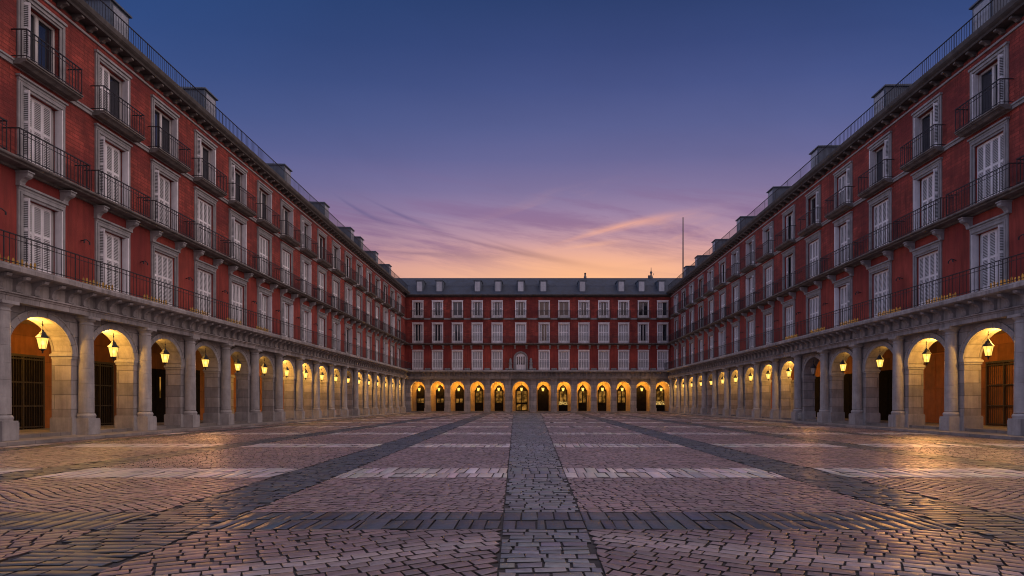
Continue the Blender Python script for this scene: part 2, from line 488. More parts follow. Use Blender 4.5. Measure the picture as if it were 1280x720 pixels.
def gate_mesh(w, h, backing=True):
    b = MB()
    b.box(-w / 2, -w / 2 + .09, .02, .12, 0, h); b.box(w / 2 - .09, w / 2, .02, .12, 0, h); b.box(-w / 2, w / 2, .02, .13, h, h + .10)
    b.box(-.04, .04, .04, .11, 0, h)
    n = int(w / .13)
    for k in range(1, n): b.rod((-w / 2 + w * k / n, -.08, .02), (-w / 2 + w * k / n, -.08, h), .014)
    for z in (.06, .95, 1.95, h - .12): b.box(-w / 2 + .09, w / 2 - .09, .055, .105, z, z + .06)
    return b.mesh('door_gate', M['grille'])
def leaf_mesh(w, h, mat):
    b = MB()
    b.box(-w / 2, w / 2, .005, .04, 0, h)
    for s in (-1, 1):
        for z0, z1 in ((.15, 1.1), (1.25, h - .2)):
            x0, x1 = sorted((s * .07, s * (w / 2 - .1)))
            b.box(x0, x1, .038, .062, z0, z1)
    return b.mesh('door_leaf', mat)

def lantern_meshes():
    n = 6
    def ring(r, z): return [(r * math.cos(2 * PI * (k + .5) / n), r * math.sin(2 * PI * (k + .5) / n), z) for k in range(n)]
    g = MB(); g.frust(ring(.125, -.27), ring(.225, .23)); glass = g.mesh('lantern_glass', M['lamp_glass'])
    g2 = glass.copy(); g2.materials.clear(); g2.materials.append(M['lamp_glass_off'])
    f = MB()
    A, B_ = ring(.130, -.27), ring(.232, .23)
    for k in range(n):
        f.rod(A[k], B_[k], .007); f.rod(A[k], A[(k + 1) % n], .011); f.rod(B_[k], B_[(k + 1) % n], .018)
    frame = f.mesh('lantern_frame', M['iron'])
    c = MB()
    c.frust(ring(.275, .235), ring(.13, .40)); c.frust(ring(.15, .402), ring(.09, .50)); c.lathe([(.05, .50), (.055, .55), (.015, .60)], 8)
    cap = c.mesh('lantern_cap', M['iron'])
    r = MB(); r.lathe([(.018, .58), (.018, .98)], 6); r.lathe([(.018, .76), (.045, .80), (.018, .84)], 8)
    rod = r.mesh('lantern_rod', M['iron'])
    d = MB(); d.frust(ring(.14, -.30), ring(.14, -.272)); d.lathe([(.012, -.46), (.035, -.42), (.02, -.38), (.05, -.34), (.07, -.30)], 8)
    fin = d.mesh('lantern_finial', M['iron'])
    e = MB(); e.lathe([(.01, -.10), (.06, -.06), (.075, .0), (.05, .07), (.012, .11)], 10)
    bulb = e.mesh('lantern_bulb', M['bulb'])
    return glass, g2, frame, cap, rod, fin, bulb
P['lantern'] = lantern_meshes()
ORD = ['first', 'second', 'third', 'fourth', 'fifth', 'sixth', 'seventh', 'eighth', 'ninth', 'tenth', 'eleventh', 'twelfth', 'thirteenth', 'fourteenth', 'fifteenth', 'sixteenth', 'seventeenth', 'eighteenth']
def lantern(loc, label, power, lit=True, scale=1.0, inward=(0, 0, 0)):
    g, goff, fr, cap, rod, fin, bulb = P['lantern']
    o = put('lantern', None, None, loc, random.uniform(0, .5), (scale,) * 3)
    tag(o, label, 'lantern', 'lanterns hanging in the arches')
    put('glass', g if lit else goff, o); put('frame', fr, o); put('cap', cap, o); put('rod', rod, o); put('finial', fin, o)
    if lit:
        put('bulb', bulb, o)
        for nm, en, off in (('lantern_light', 1.9, (0, 0, .0)), ('arcade_light', 1.15, inward)):
            ld = bpy.data.lights.new(nm, 'POINT'); ld.energy = power * en; ld.color = (1.0, .50, .085); ld.shadow_soft_size = .07 if off[2] == 0 else .14
            lo = bpy.data.objects.new(nm, ld); COL.objects.link(lo); lo.location = (loc[0] + off[0], loc[1] + off[1], loc[2] + off[2])
    return o

# ---------------------------------------------------------------- buildings
def pick_kind(f, i):
    if f == 3: return random.choices(['open', 'left', 'right', 'ajar', 'plain', 'half'], [3, 2, 2, 3, 2, 1])[0]
    if f == 2: return random.choices(['closed', 'angled', 'half', 'ajar'], [5, 3, 1, .7])[0]
    return random.choices(['closed', 'angled', 'half'], [6, 4, .4])[0]

def long_parts(root, u0, u1, far=False):
    """horizontal members that run the whole length"""
    b = MB()
    b.profile([(-.3, 4.752), (.47, 4.752), (.47, 4.93), (.50, 4.94), (.50, 5.00), (.56, 5.01), (.56, 5.06), (.36, 5.08), (.36, 5.53), (.50, 5.55), (.66, 5.60), (.88, 5.64), (.95, 5.68), (.95, 5.82), (.90, 5.86), (.90, 5.90), (-.3, 5.90)], u0, u1)
    put('entablature', b.mesh('entablature', M['trim']), root)
    put('balcony_railing', railing_long(u0, u1, .84, .98, .22, 'balcony_railing'), root, (0, 0, Z1))
    b = MB()
    b.profile([(-.02, -.24), (.10, -.24), (.12, -.17), (.50, -.15), (.52, -.09), (.62, -.08), (.64, -.05), (.64, 0), (-.02, 0)], u0, u1)
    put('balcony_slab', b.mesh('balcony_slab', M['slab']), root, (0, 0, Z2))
    b = MB()
    b.profile([(-.02, -.21), (.07, -.21), (.08, -.10), (.13, -.08), (.13, -.02), (.10, 0), (-.02, 0)], u0, u1)
    put('string_course', b.mesh('string_course', M['surround']), root, (0, 0, Z3 - .005))
    if not far:
        b = MB()
        b.profile([(-.02, 16.02), (.06, 16.02), (.07, 16.10), (.03, 16.11), (-.02, 16.11)], u0, u1)
        put('cornice_moulding', b.mesh('cornice_moulding', M['surround']), root)
        b = MB()
        b.profile([(-.3, 16.25), (-.012, 16.25), (-.012, 16.40), (.44, 16.402), (.47, 16.48), (.55, 16.54), (.60, 16.60), (.62, 16.74), (.62, 16.80), (-.3, 16.86)], u0, u1)
        put('cornice', b.mesh('cornice', M['gutter']), root)
    else:
        b = MB()
        b.profile([(-.3, 16.05), (-.012, 16.05), (.03, 16.06), (.10, 16.12), (.30, 16.15), (.40, 16.22), (.46, 16.28), (.46, 16.40), (-.3, 16.48)], u0, u1)
        put('cornice', b.mesh('cornice', M['gutter']), root)

def dormer(root, u, w, v, z0, z1, depth, mat):
    b = MB(); b.box(-w / 2, w / 2, -depth, 0, z0, z1)
    b.box(-w / 2 + .10, w / 2 - .10, -.02, .03, z0 + .02, z1 - .10)
    o = put('dormer', b.mesh('dormer_body', M['lead']), root, (u, -v, 0))
    c = MB(); c.profile([(.10, z1 + .002), (.10, z1 + .07), (-depth, z1 + .16), (-depth, z1 + .002)], -w / 2 - .09, w / 2 + .09)
    put('dormer_roof', c.mesh('dormer_roof', M['lead']), o)
    g = MB(); g.box(-w / 2 + .14, w / 2 - .14, .028, .045, z0 + .04, z1 - .14)
    put('dormer_window', g.mesh('dormer_window', mat), o)

def side_building(name, label, xw, rz, lines, sgn, r, crown, lamps, dorms, kinds, doors, side):
    """lines: world Y of the columns; local u = sgn * Y"""
    root = put(name, None, None, (xw, 0, 0), rz)
    tag(root, label, 'building', 'red arcaded buildings around the square')
    U = [sgn * y for y in lines]
    lo, hi = min(U), max(U)
    if sgn > 0: hi = YF + .0
    else: lo = -YF
    nb = len(lines) - 1
    W = abs(lines[-1] - lines[-2])
    cen = [(U[i] + U[i + 1]) / 2 for i in range(nb)]
    ops = [(c - OW / 2, c + OW / 2, W_Z[f], W_Z[f] + W_H[f]) for c in cen for f in (1, 2, 3)]
    wl, wh = upper_wall(U, ops, lo, hi, 5.85, 16.3, 9.5)
    put('plastered_wall', wl, root); put('brick_wall', wh, root)
    long_parts(root, lo, hi)
    rise = 1.24; am = arch_mesh(W, r, crown, .75, rise); av = archivolt_mesh(r, crown, rise)
    half = W / 2 - r
    imp = pier_ring(half, .75, 0, 0, 0, [(crown - rise - .16, crown - rise - .06, .03), (crown - rise - .06, crown - rise + .02, .065), (crown - rise + .02, crown - rise + .05, .04)]).mesh('impost', M['drum'])
    pb = pier_ring(half, .75, 0, 0, 0, [(.122, .76, .055), (.76, .80, .035)]).mesh('pier_base', M['drum'])
    sh, cp, pl = P['col']
    for i, u in enumerate(U):
        c = put('column', sh, root, (u, -.22, 0)); put('capital', cp, c); put('plinth', pl, c)
        put('impost', imp, root, (u, 0, 0)); put('pier_base', pb, root, (u, 0, 0))
        if i: put('wall_hook', P['hook'], root, (u, 0, 7.75))
    e0, e1 = sorted((sgn * (lines[-1] + half), sgn * YF))
    q = MB(); q.box(e0, e1, -.75, 0, .12, 4.75); put('corner_pier', q.mesh('corner_pier', M['stone']), root)
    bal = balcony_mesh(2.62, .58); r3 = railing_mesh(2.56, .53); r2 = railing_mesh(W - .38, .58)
    bead = bead_mesh(W - 1.9)
    for i, c in enumerate(cen):
        a = put('arch', am, root, (c, 0, 0), 0, (abs(U[i + 1] - U[i]) / W, 1, 1)); put('archivolt', av, a)
        for f in (1, 2, 3):
            window(root, c, f, kinds.get((i, f)) or pick_kind(f, i))
        bb = put('balcony', bal, root, (c, 0, Z3)); put('railing', r3, bb)
        put('railing', r2, root, (c, 0, Z2))
        for s in (-1, 1): put('corbel', P['corbel'], root, (c + s * W * .27, 0, Z2 - .295))
        for k in range(5):
            uu = U[i] + (U[i + 1] - U[i]) * (k + .5) / 5
            put('console', P['console'], root, (uu, 0, 5.08)); put('modillion', P['modillion'], root, (uu, 0, 16.15))
        if i < 6: put('light_string', bead, root, (U[i + 1] if i + 1 < len(U) else c, -.70, Z1 + .004))
    # roof, railing, dormers
    b = MB(); b.profile([(.55, 16.80), (-3.9, 19.4), (-9, 19.4), (-9, 18.9), (-4, 18.9), (0, 16.5)], lo, hi + (4 if sgn > 0 else 0))
    put('roof', b.mesh('slate_roof', M['slate']), root)
    put('roof_railing', railing_long(lo, hi, .34, .82, .16, 'roof_railing', False), root, (0, 0, 16.84))
    for y0, y1 in dorms: dormer(root, sgn * (y0 + y1) / 2, y1 - y0, .06, 16.7, 18.32, 3.4, M['dormer_face'])
    # arcade interior
    B = 3.6
    b = MB(); b.box(lo, hi, -B - .3, -B, .2, 4.75); put('arcade_wall', b.mesh('arcade_wall', M['ochre']), root)
    b = MB(); b.box(lo, hi, -B, -.752, 4.70, 4.9); put('arcade_ceiling', b.mesh('arcade_ceiling', M['vault']), root)
    b = MB(); b.box(lo, hi, -B - .3, .0, .10, .25); put('arcade_floor', b.mesh('arcade_floor', M['flag']), root)
    b = MB(); e = lo if sgn > 0 else hi
    b.box(e - .1, e + .1, -B, -.75, .2, 4.75); put('end_cap', b.mesh('end_cap', M['ochre']), root)  # unseen cap added across the arcade's near end to stop light leaking in
    pil = MB(); pil.box(-.32, .32, -.002, .16, .25, 3.16); pil.box(-.40, .40, -.002, .24, 3.16, 3.24); pil.box(-.37, .37, -.002, .21, 3.24, 3.36); pil.box(-.35, .35, -.002, .2, .25, .95)
    pim = pil.mesh('arcade_pilaster', M['stone'])
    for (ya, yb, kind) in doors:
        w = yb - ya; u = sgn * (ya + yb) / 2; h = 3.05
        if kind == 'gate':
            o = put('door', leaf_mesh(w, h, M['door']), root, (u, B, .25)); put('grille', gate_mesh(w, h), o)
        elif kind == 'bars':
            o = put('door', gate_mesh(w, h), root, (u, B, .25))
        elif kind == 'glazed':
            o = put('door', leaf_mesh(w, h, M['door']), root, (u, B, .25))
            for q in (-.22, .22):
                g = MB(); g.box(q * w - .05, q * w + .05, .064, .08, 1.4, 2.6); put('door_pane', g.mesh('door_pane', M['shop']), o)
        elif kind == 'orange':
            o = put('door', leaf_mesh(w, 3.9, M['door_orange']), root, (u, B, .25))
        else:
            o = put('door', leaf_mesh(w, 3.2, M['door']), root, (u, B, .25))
    mids = [(doors[i][1] + doors[i + 1][0]) / 2 for i in range(len(doors) - 1) if doors[i + 1][0] - doors[i][1] > 1.0]
    for y in mids: put('arcade_pilaster', pim, root, (sgn * y, B, 0))
    # lanterns
    for i in range(nb):
        if i == 0: continue
        p, lit = lamps[i - 1] if i - 1 < len(lamps) else (60, True)
        yc = (lines[i] + lines[i + 1]) / 2
        sg = -1 if side == 'left' else 1; x = xw + sg * .0
        lab = ('lit amber' if lit else 'unlit dark') + ' lantern hanging in the %s arch from the camera of the %s arcade' % (ORD[i - 1], side)
        lantern((x, yc + .06, 3.54), lab, p, lit, .82, (sg * .52, 0, .60))
    return root

BL = 3.665
linesL = [16.72, 20.42] + [24.30 + BL * k for k in range(17)]
BR = 4.02
linesR = [23.58 + BR * k for k in range(-1, 16)]
def see(lines, k, r, XA, B):
    """stretch of the arcade's back wall that shows through arch k from the photographer's side"""
    i = k + 1
    c = (lines[i] + lines[i + 1]) / 2
    return (lines[i] + .27) * (XA + B) / (XA - .22), (c + r) * (XA + B) / (XA + .75)
doorsL = []
for k, kd in enumerate(['gate', 'gate', 'glazed', 'dark', None, 'dark', 'dark', 'dark']):
    a, b = see(linesL, k, 1.36, 17.9, 3.6)
    fr = {'gate': .80, 'glazed': .95, 'dark': .55}.get(kd, 0)
    if kd: doorsL.append((a - .5, a + (b - a) * fr, kd))
doorsR = []
for k, kd in enumerate(['bars', 'orange', 'dark', 'dark', 'dark', None, 'orange', None, 'dark', 'dark']):
    a, b = see(linesR, k, 1.50, 18.9, 3.6)
    fr = {'bars': .80, 'dark': .98, 'orange': 1.1}.get(kd, 0)
    if kd: doorsR.append((a - .5, a + (b - a) * fr, kd))
HI, LO_ = 150, 16
lampsL = [(HI, True), (HI, True), (18, True), (8, True), (6, True), (20, True), (150, True), (160, True), (150, True), (80, True), (14, True)] + [(150, True)] * 8
lampsR = [(HI * 1.1, True), (HI, True), (12, True), (14, True), (0, False), (130, True), (120, True), (70, True), (90, True), (70, True), (14, True), (70, True)] + [(150, True)] * 6
kindsL = {(1, 3): 'left', (2, 3): 'half', (3, 3): 'right', (4, 3): 'open', (5, 3): 'open', (1, 2): 'angled', (2, 2): 'angled', (3, 2): 'angled', (4, 2): 'closed', (1, 1): 'angled', (2, 1): 'angled', (3, 1): 'closed', (4, 1): 'closed', (0, 1): 'closed', (0, 2): 'angled', (0, 3): 'open'}
kindsR = {(1, 3): 'open', (2, 3): 'open', (3, 3): 'open', (4, 3): 'half', (5, 3): 'right', (1, 2): 'closed', (2, 2): 'angled', (3, 2): 'closed', (1, 1): 'angled', (2, 1): 'closed', (3, 1): 'closed', (4, 1): 'angled'}
dL = [(25.9, 27.1), (33.3, 34.5), (43.9, 45.1), (52.2, 53.4), (59.6, 60.8), (63.0, 64.2), (69.0, 70.2), (75.5, 76.7)]
dR = [(25.3, 26.5), (33.0, 34.2), (40.8, 42.0), (48.5, 49.7), (56.2, 57.4), (64.0, 65.2), (71.0, 72.2), (76.4, 77.6)]
bl = side_building('terrace_building', 'long red building with granite arcade and white shutters on the left of the square', XL, R(90), linesL, 1, 1.36, 4.46, lampsL, dL, kindsL, doorsL, 'left')
br = side_building('terrace_building', 'long red building with granite arcade on the right, one of its lanterns unlit', XR, R(-90), linesR, -1, 1.50, 4.46, lampsR, dR, kindsR, doorsR, 'right')

# ---- far building
def far_building():
    root = put('terrace_building', None, None, (0, YF, 0), 0)
    tag(root, 'far red building with slate roof and thirteen glowing arches', 'building', 'red arcaded buildings around the square')
    cen = [-16.15 + 2.745 * k for k in range(5)] + [-1.89] + [1.35 + 2.745 * k for k in range(7)]
    cen = [-16.17, -13.44, -10.68, -7.93, -5.17, -1.90, 1.36, 4.10, 6.86, 9.62, 12.38, 15.12, 17.80]
    wid = [2.75] * 5 + [3.25] + [2.75] * 7
    lo, hi = XL, XR + .3
    sx = .79
    ops = [(c - OW * sx / 2, c + OW * sx / 2, W_Z[f], W_Z[f] + W_H[f]) for i, c in enumerate(cen) for f in (1, 2, 3) if not (i == 5 and f == 1)]
    wl, wh = upper_wall(cen, ops, lo, hi, 5.85, 16.3, 9.5)
    put('plastered_wall', wl, root); put('brick_wall', wh, root)
    long_parts(root, lo, hi, True)
    bounds = [cen[0] - 1.37] + [(cen[i] + wid[i] / 2 + cen[i + 1] - wid[i + 1] / 2) / 2 for i in range(12)] + [cen[12] + 1.37]
    T = .45
    bal = balcony_mesh(2.3 * .8, .45); r3 = railing_mesh(1.8, .42, step=.14)
    rr2 = railing_long(lo, hi, .58, .98, .14, 'balcony_railing')
    put('balcony_railing', rr2, root, (0, 0, Z2))
    far_kinds = {3: ['ajar', 'ajar', 'plain', 'ajar', 'ajar', 'ajar', 'plain', 'plain', 'ajar', 'ajar', 'ajar', 'plain', 'half'],
                 2: ['ajar', 'ajar', 'ajar', 'closed', 'closed', 'closed', 'ajar', 'closed', 'closed', 'closed', 'closed', 'ajar', 'half'],
                 1: ['closed'] * 13}
    pil = MB(); pil.box(-.38, .38, -.002, .20, .70, 4.45); pil.box(-.44, .44, -.002, .26, .12, .70); pil.box(-.43, .43, -.002, .25, 4.45, 4.58); pil.box(-.48, .48, -.002, .30, 4.58, 4.75)
    pim = pil.mesh('pilaster', M['stone'])
    for u in bounds[:-1]: put('pilaster', pim, root, (u, 0, 0))
    ams = {}
    for i, c in enumerate(cen):
        W = bounds[i + 1] - bounds[i]; mid = (bounds[i] + bounds[i + 1]) / 2
        r = 1.14 if i == 5 else .96
        key = (round(W, 2), r)
        if key not in ams: ams[key] = (arch_mesh(W, r, 4.36, T), archivolt_mesh(r, 4.36, None, .16, 9, .035))
        a = put('arch', ams[key][0], root, (mid, 0, 0)); put('archivolt', ams[key][1], a)
        for f in (1, 2, 3):
            if i == 5 and f == 1: continue
            window(root, c, f, far_kinds[f][i], sx)
        bb = put('balcony', bal, root, (c, 0, Z3)); put('railing', r3, bb)
        for s in (-1, 1): put('corbel', P['corbel'], root, (c + s * .8, 0, Z2 - .295))
        for k in range(4):
            uu = bounds[i] + W * (k + .5) / 4
            put('console', P['console'], root, (uu, 0, 5.08))
        g = MB(); g.box(-.38, .38, -.002, .14, 5.9, 6.22); put('wall_base_block', g.mesh('wall_base_block', M['surround']), root, (bounds[i], 0, 0))
    # round-headed central window with scrolled surround
    c = cen[5]
    b = MB(); n = 16; r = .72; zs = 7.55
    def ring(r0, r1, p0, p1):
        for k in range(n):
            t0, t1 = PI * k / n, PI * (k + 1) / n
            q = lambda t, rr, p: (-rr * math.cos(t), -p, zs + rr * math.sin(t))
            b.frust([q(t0, r0, p1), q(t1, r0, p1), q(t1, r1, p1), q(t0, r1, p1)], [q(t0, r0, p0), q(t1, r0, p0), q(t1, r1, p0), q(t0, r1, p0)])
    ring(r, r + .14, 0, .16); ring(r + .14, r + .26, 0, .24)
    for s in (-1, 1):
        for a, e, p in ((r, r + .14, .16), (r + .14, r + .26, .24)):
            x0, x1 = sorted((s * a, s * e)); b.box(x0, x1, 0, p, 5.92, zs)
        # scroll bracket at each foot
        b.lathe([(.02, 5.92), (.34, 5.93), (.36, 6.1), (.24, 6.25), (.20, 6.7), (.26, 6.85), (.16, 7.1), (.20, 7.3), (.08, 7.6)], 10, s * 1.42, .12)
    o = put('window', b.mesh('arched_window_surround', M['surround']), root, (c, 0, 0)); o['label'] = 'round-headed central window with scrolled stone surround'
    d = MB()
    pts = [(-r + .02, 5.92)] + [(-(r - .02) * math.cos(PI * k / n), zs + (r - .02) * math.sin(PI * k / n)) for k in range(n + 1)] + [(r - .02, 5.92)]
    d.frust([(x, -.05, z) for x, z in pts], [(x, -.01, z) for x, z in pts])
    for k in range(5): d.box(-.62 + k * .31 - .05, -.62 + k * .31 + .05, .05, .09, 5.95, zs + .35)
    put('shutter', d.mesh('arched_shutter', M['shutter']), o)
    for k in range(4):
        g = MB(); x = -.465 + k * .31; g.box(x - .095, x + .095, .052, .062, 6.7, zs + .28)
        put('pane', g.mesh('arched_pane', M['glass']), o)
    # roof
    b = MB(); b.profile([(.36, 16.42), (-1.6, 17.95), (-3.6, 19.45), (-9, 19.45), (-9, 19.0), (-4, 19.0), (0, 16.2)], XL - 5.5, XR + 6)
    rf = put('roof', b.mesh('slate_roof', M['slate']), root)
    b = MB(); b.box(XL - 5.5, XR + 6, -1.72, -1.55, 17.93, 18.0); put('roof_seam', b.mesh('roof_seam', M['lead']), root)
    s = .1110
    for px in (524.6, 549, 597, 622.5, 651, 679, 728, 776.5, 802, 827):
        dormer(root, (px - 668) * s * 1.005, 1.0, -.35, 16.75, 18.42, 2.4, M['dormer_pale'])
    # arcade interior
    B = 1.75
    b = MB(); b.box(lo - 3.6, hi + 3.6, -B - .3, -B, .2, 4.75); put('arcade_wall', b.mesh('arcade_wall', M['vault']), root)
    b = MB(); b.box(lo - .1, hi, -B, -T - .002, 4.70, 4.9); put('arcade_ceiling', b.mesh('arcade_ceiling', M['vault']), root)
    b = MB(); b.box(lo - 3.6, hi + 3.6, -B - .3, .0, .10, .25); put('arcade_floor', b.mesh('arcade_floor', M['flag']), root)
    def head(w, h, apex):
        return [(-w, 0), (w, 0), (w, h), (w * .62, h + apex * .62), (0, h + apex), (-w * .62, h + apex * .62), (-w, h)]
    kinds = ['half', 'half', 'half', 'shop', 'shop', 'shopbig', 'dark', 'counter', 'shop', 'shop', 'shop', 'dark', 'counter']
    for i, c in enumerate(cen):
        kd = kinds[i]
        w = .54 if i != 5 else .78
        mid = (bounds[i] + bounds[i + 1]) / 2 + (.1 if c < 0 else -.05)
        if kd == 'dark': w = .72
        d = MB(); pts = head(w, 2.95, .75)
        d.frust([(x, -.06, z) for x, z in pts], [(x, -.005, z) for x, z in pts])
        d.box(-.03, .03, .058, .09, .02, 2.95); d.box(-w + .02, w - .02, .058, .085, 1.02, 1.10)
        d.box(-w + .02, w - .02, .058, .088, 2.85, 2.95); d.box(-w - .06, -w, -.002, .1, 0, 2.95); d.box(w, w + .06, -.002, .1, 0, 2.95)
        o = put('door', d.mesh('arched_door', M['door']), root, (mid, B, .25))
        if kd != 'dark':
            for s_ in (-1, 1):
                for z0, z1 in ((1.2, 1.95), (2.02, 2.78)) if kd != 'half' else ((1.15, 1.75),):
                    x0, x1 = sorted((s_ * .06, s_ * (w - .08)))
                    g = MB(); g.box(x0, x1, .061, .072, z0, z1)
                    put('door_pane', g.mesh('door_pane', M['shop']), o)
            if kd == 'shopbig':
                for s_ in (-1, 1):
                    x0, x1 = sorted((s_ * .06, s_ * (w - .08)))
                    g = MB(); g.box(x0, x1, .061, .072, .12, .95); put('door_pane', g.mesh('door_pane', M['shop']), o)
        side = ORD[i]
        lantern((mid - (.0 if c < 0 else .05), YF + .55, 3.28), 'lit amber lantern in the %s arch from the left of the far arcade' % side, 120, True, .92, (0, .35, .35))
    return cen
cen = far_building()

# spotlights added at four lanterns to put warm reflections on the setts
for (x, y, en) in ((XL, linesL[3] + BL / 2, 110), (XL, linesL[4] + BL / 2, 300), (XR, linesR[2] + BR / 2, 560), (XR, linesR[5] + BR / 2, 150)):
    ld = bpy.data.lights.new('reflection_spot', 'SPOT'); ld.energy = en; ld.color = (1.0, .43, .12); ld.spot_size = R(60); ld.spot_blend = .9; ld.shadow_soft_size = .2
    lo = bpy.data.objects.new('reflection_spot', ld); COL.objects.link(lo); lo.location = (x * .985, y, 3.45)
    from mathutils import Vector as _V
    lo.rotation_euler = (_V((x * .985, y, 3.45)) - _V((x * .28, y * .30, 0))).to_track_quat('Z', 'Y').to_euler()

# small things in the far arches and on the roofs
def counter(x, label):
    o = put('shop_counter', None, None, (x, YF + 1.32, .25)); tag(o, label, 'counter')
    b = MB(); b.box(-.62, .62, -.25, .25, 0, .85); b.box(-.52, .52, .25, .27, .12, .72); put('body', b.mesh('counter_body', M['door']), o)
    b = MB(); b.box(-.66, .66, -.28, .29, .852, .92); b.profile([(-.2, .92), (.22, .92), (.22, 1.10), (-.05, 1.34), (-.2, 1.34)], -.60, .60); put('display', b.mesh('counter_display', M['lit_counter']), o)
counter(cen[7] - .05, 'pale lit counter inside the eighth far arch from the left')
counter(cen[12] - .1, 'pale lit counter inside the far arch beside the right corner')

o = put('antenna_mast', None, None, (22.2, 92, 18.8)); tag(o, 'tall thin dark mast rising above the roof at the far right corner', 'mast')
b = MB(); b.lathe([(.11, 0), (.10, 4), (.075, 10.3)], 8); put('pole', b.mesh('mast_pole', M['pole']), o)
b = MB(); b.lathe([(.3, -.2), (.3, .25), (.14, .5)], 8); put('foot', b.mesh('mast_foot', M['pole']), o)
o = put('roof_finial', None, None, (16.9, 89.2, 19.3)); tag(o, 'small dark ornament with twin prongs on the far ridge, right of centre', 'roof ornament')
b = MB(); b.lathe([(.28, 0), (.30, .3), (.14, .42), (.10, .75), (.2, .95), (.06, 1.2), (.03, 1.7)], 8); b.box(-.45, -.15, -.1, .1, 0, .55); b.rod((.15, 0, .3), (.4, 0, .85), .04); put('stem', b.mesh('finial_stem', M['pole']), o)
o = put('chimney_pot', None, None, (7.35, 89.2, 19.4)); tag(o, 'tiny dark chimney pot near the middle of the far ridge', 'chimney pot')
b = MB(); b.lathe([(.2, 0), (.2, .3), (.13, .35), (.13, .75), (.18, .8)], 8); put('pot', b.mesh('chimney_pot', M['pole']), o)
# notice on a plinth of the right arcade
y = linesR[5 + 1]
o = put('notice', None, None, (XR - .30, y - .475, .48)); tag(o, 'small printed notice stuck on a column plinth of the right arcade', 'notice')
b = MB(); b.box(-.13, .13, 0, .006, -.2, .2); put('sheet', b.mesh('notice_sheet', M['paper']), o)

# ---------------------------------------------------------------- ground
b = MB()
b.quad((-400, -200, -.018), (400, -200, -.018), (400, 500, -.018), (-400, 500, -.018))
struct('ground', b.mesh('ground', M['grout']))
CL, CR = XL + 1.42, XR - 1.42
b = MB(); b.add([], []); 
def slab_box(x0, x1, y0, y1, z0, z1, mat, name):
    q = MB(); q.box(x0, x1, -y1, -y0, z0, z1); struct(name, q.mesh(name, mat))
slab_box(XL - 9, CL - .30, 8, 95, -.05, .118, M['flag'], 'sidewalk')
slab_box(CL - .297, CL, 8, 84.4, -.05, .124, M['kerb'], 'kerb')
slab_box(CR + .30, XR + 9, 8, 95, -.05, .118, M['flag'], 'sidewalk')
slab_box(CR, CR + .297, 8, 84.4, -.05, .124, M['kerb'], 'kerb')
slab_box(CL - .30, CR + .30, 84.70, 95, -.05, .116, M['flag'], 'sidewalk')
slab_box(CL - .003, CR + .003, 84.403, 84.697, -.05, .122, M['kerb'], 'kerb')

# ---- setts: one real chamfered stone each
TY = [(6.6, 7.64)]
WB = [(12.0 + 7.72 * k - .80, 12.0 + 7.72 * k + .80) for k in range(10)]
edges = [  # (x at 0, slope) of strip borders from left to right; kind of each strip
    (CL + .01, 0), (-15.75, 0), (-15.0, 0), (-10.25, .006), (-9.25, .006), (-4.44, -.0286), (-3.34, -.0286),
    (-.13, -.0325), (.537, .0039), (4.48, .0117), (5.58, .0117), (9.65, .0), (10.6, .0), (13.9, 0), (14.6, 0), (CR - .01, 0)]
strip_kind = ['P', 'D', 'P', 'D', 'P', 'D', 'P', 'C', 'P', 'D', 'P', 'D', 'P', 'D', 'P']
rows = [2.0, 6.6, 7.64]
rk = ['N', 'T']
for a, c in WB:
    if c > 84: break
    rows += [a, c]; rk += ['P', 'W']
rows.append(84.40); rk.append('P')
rows = np.array(rows); rk = np.array(rk)
def xe(i, y): return edges[i][0] + edges[i][1] * y

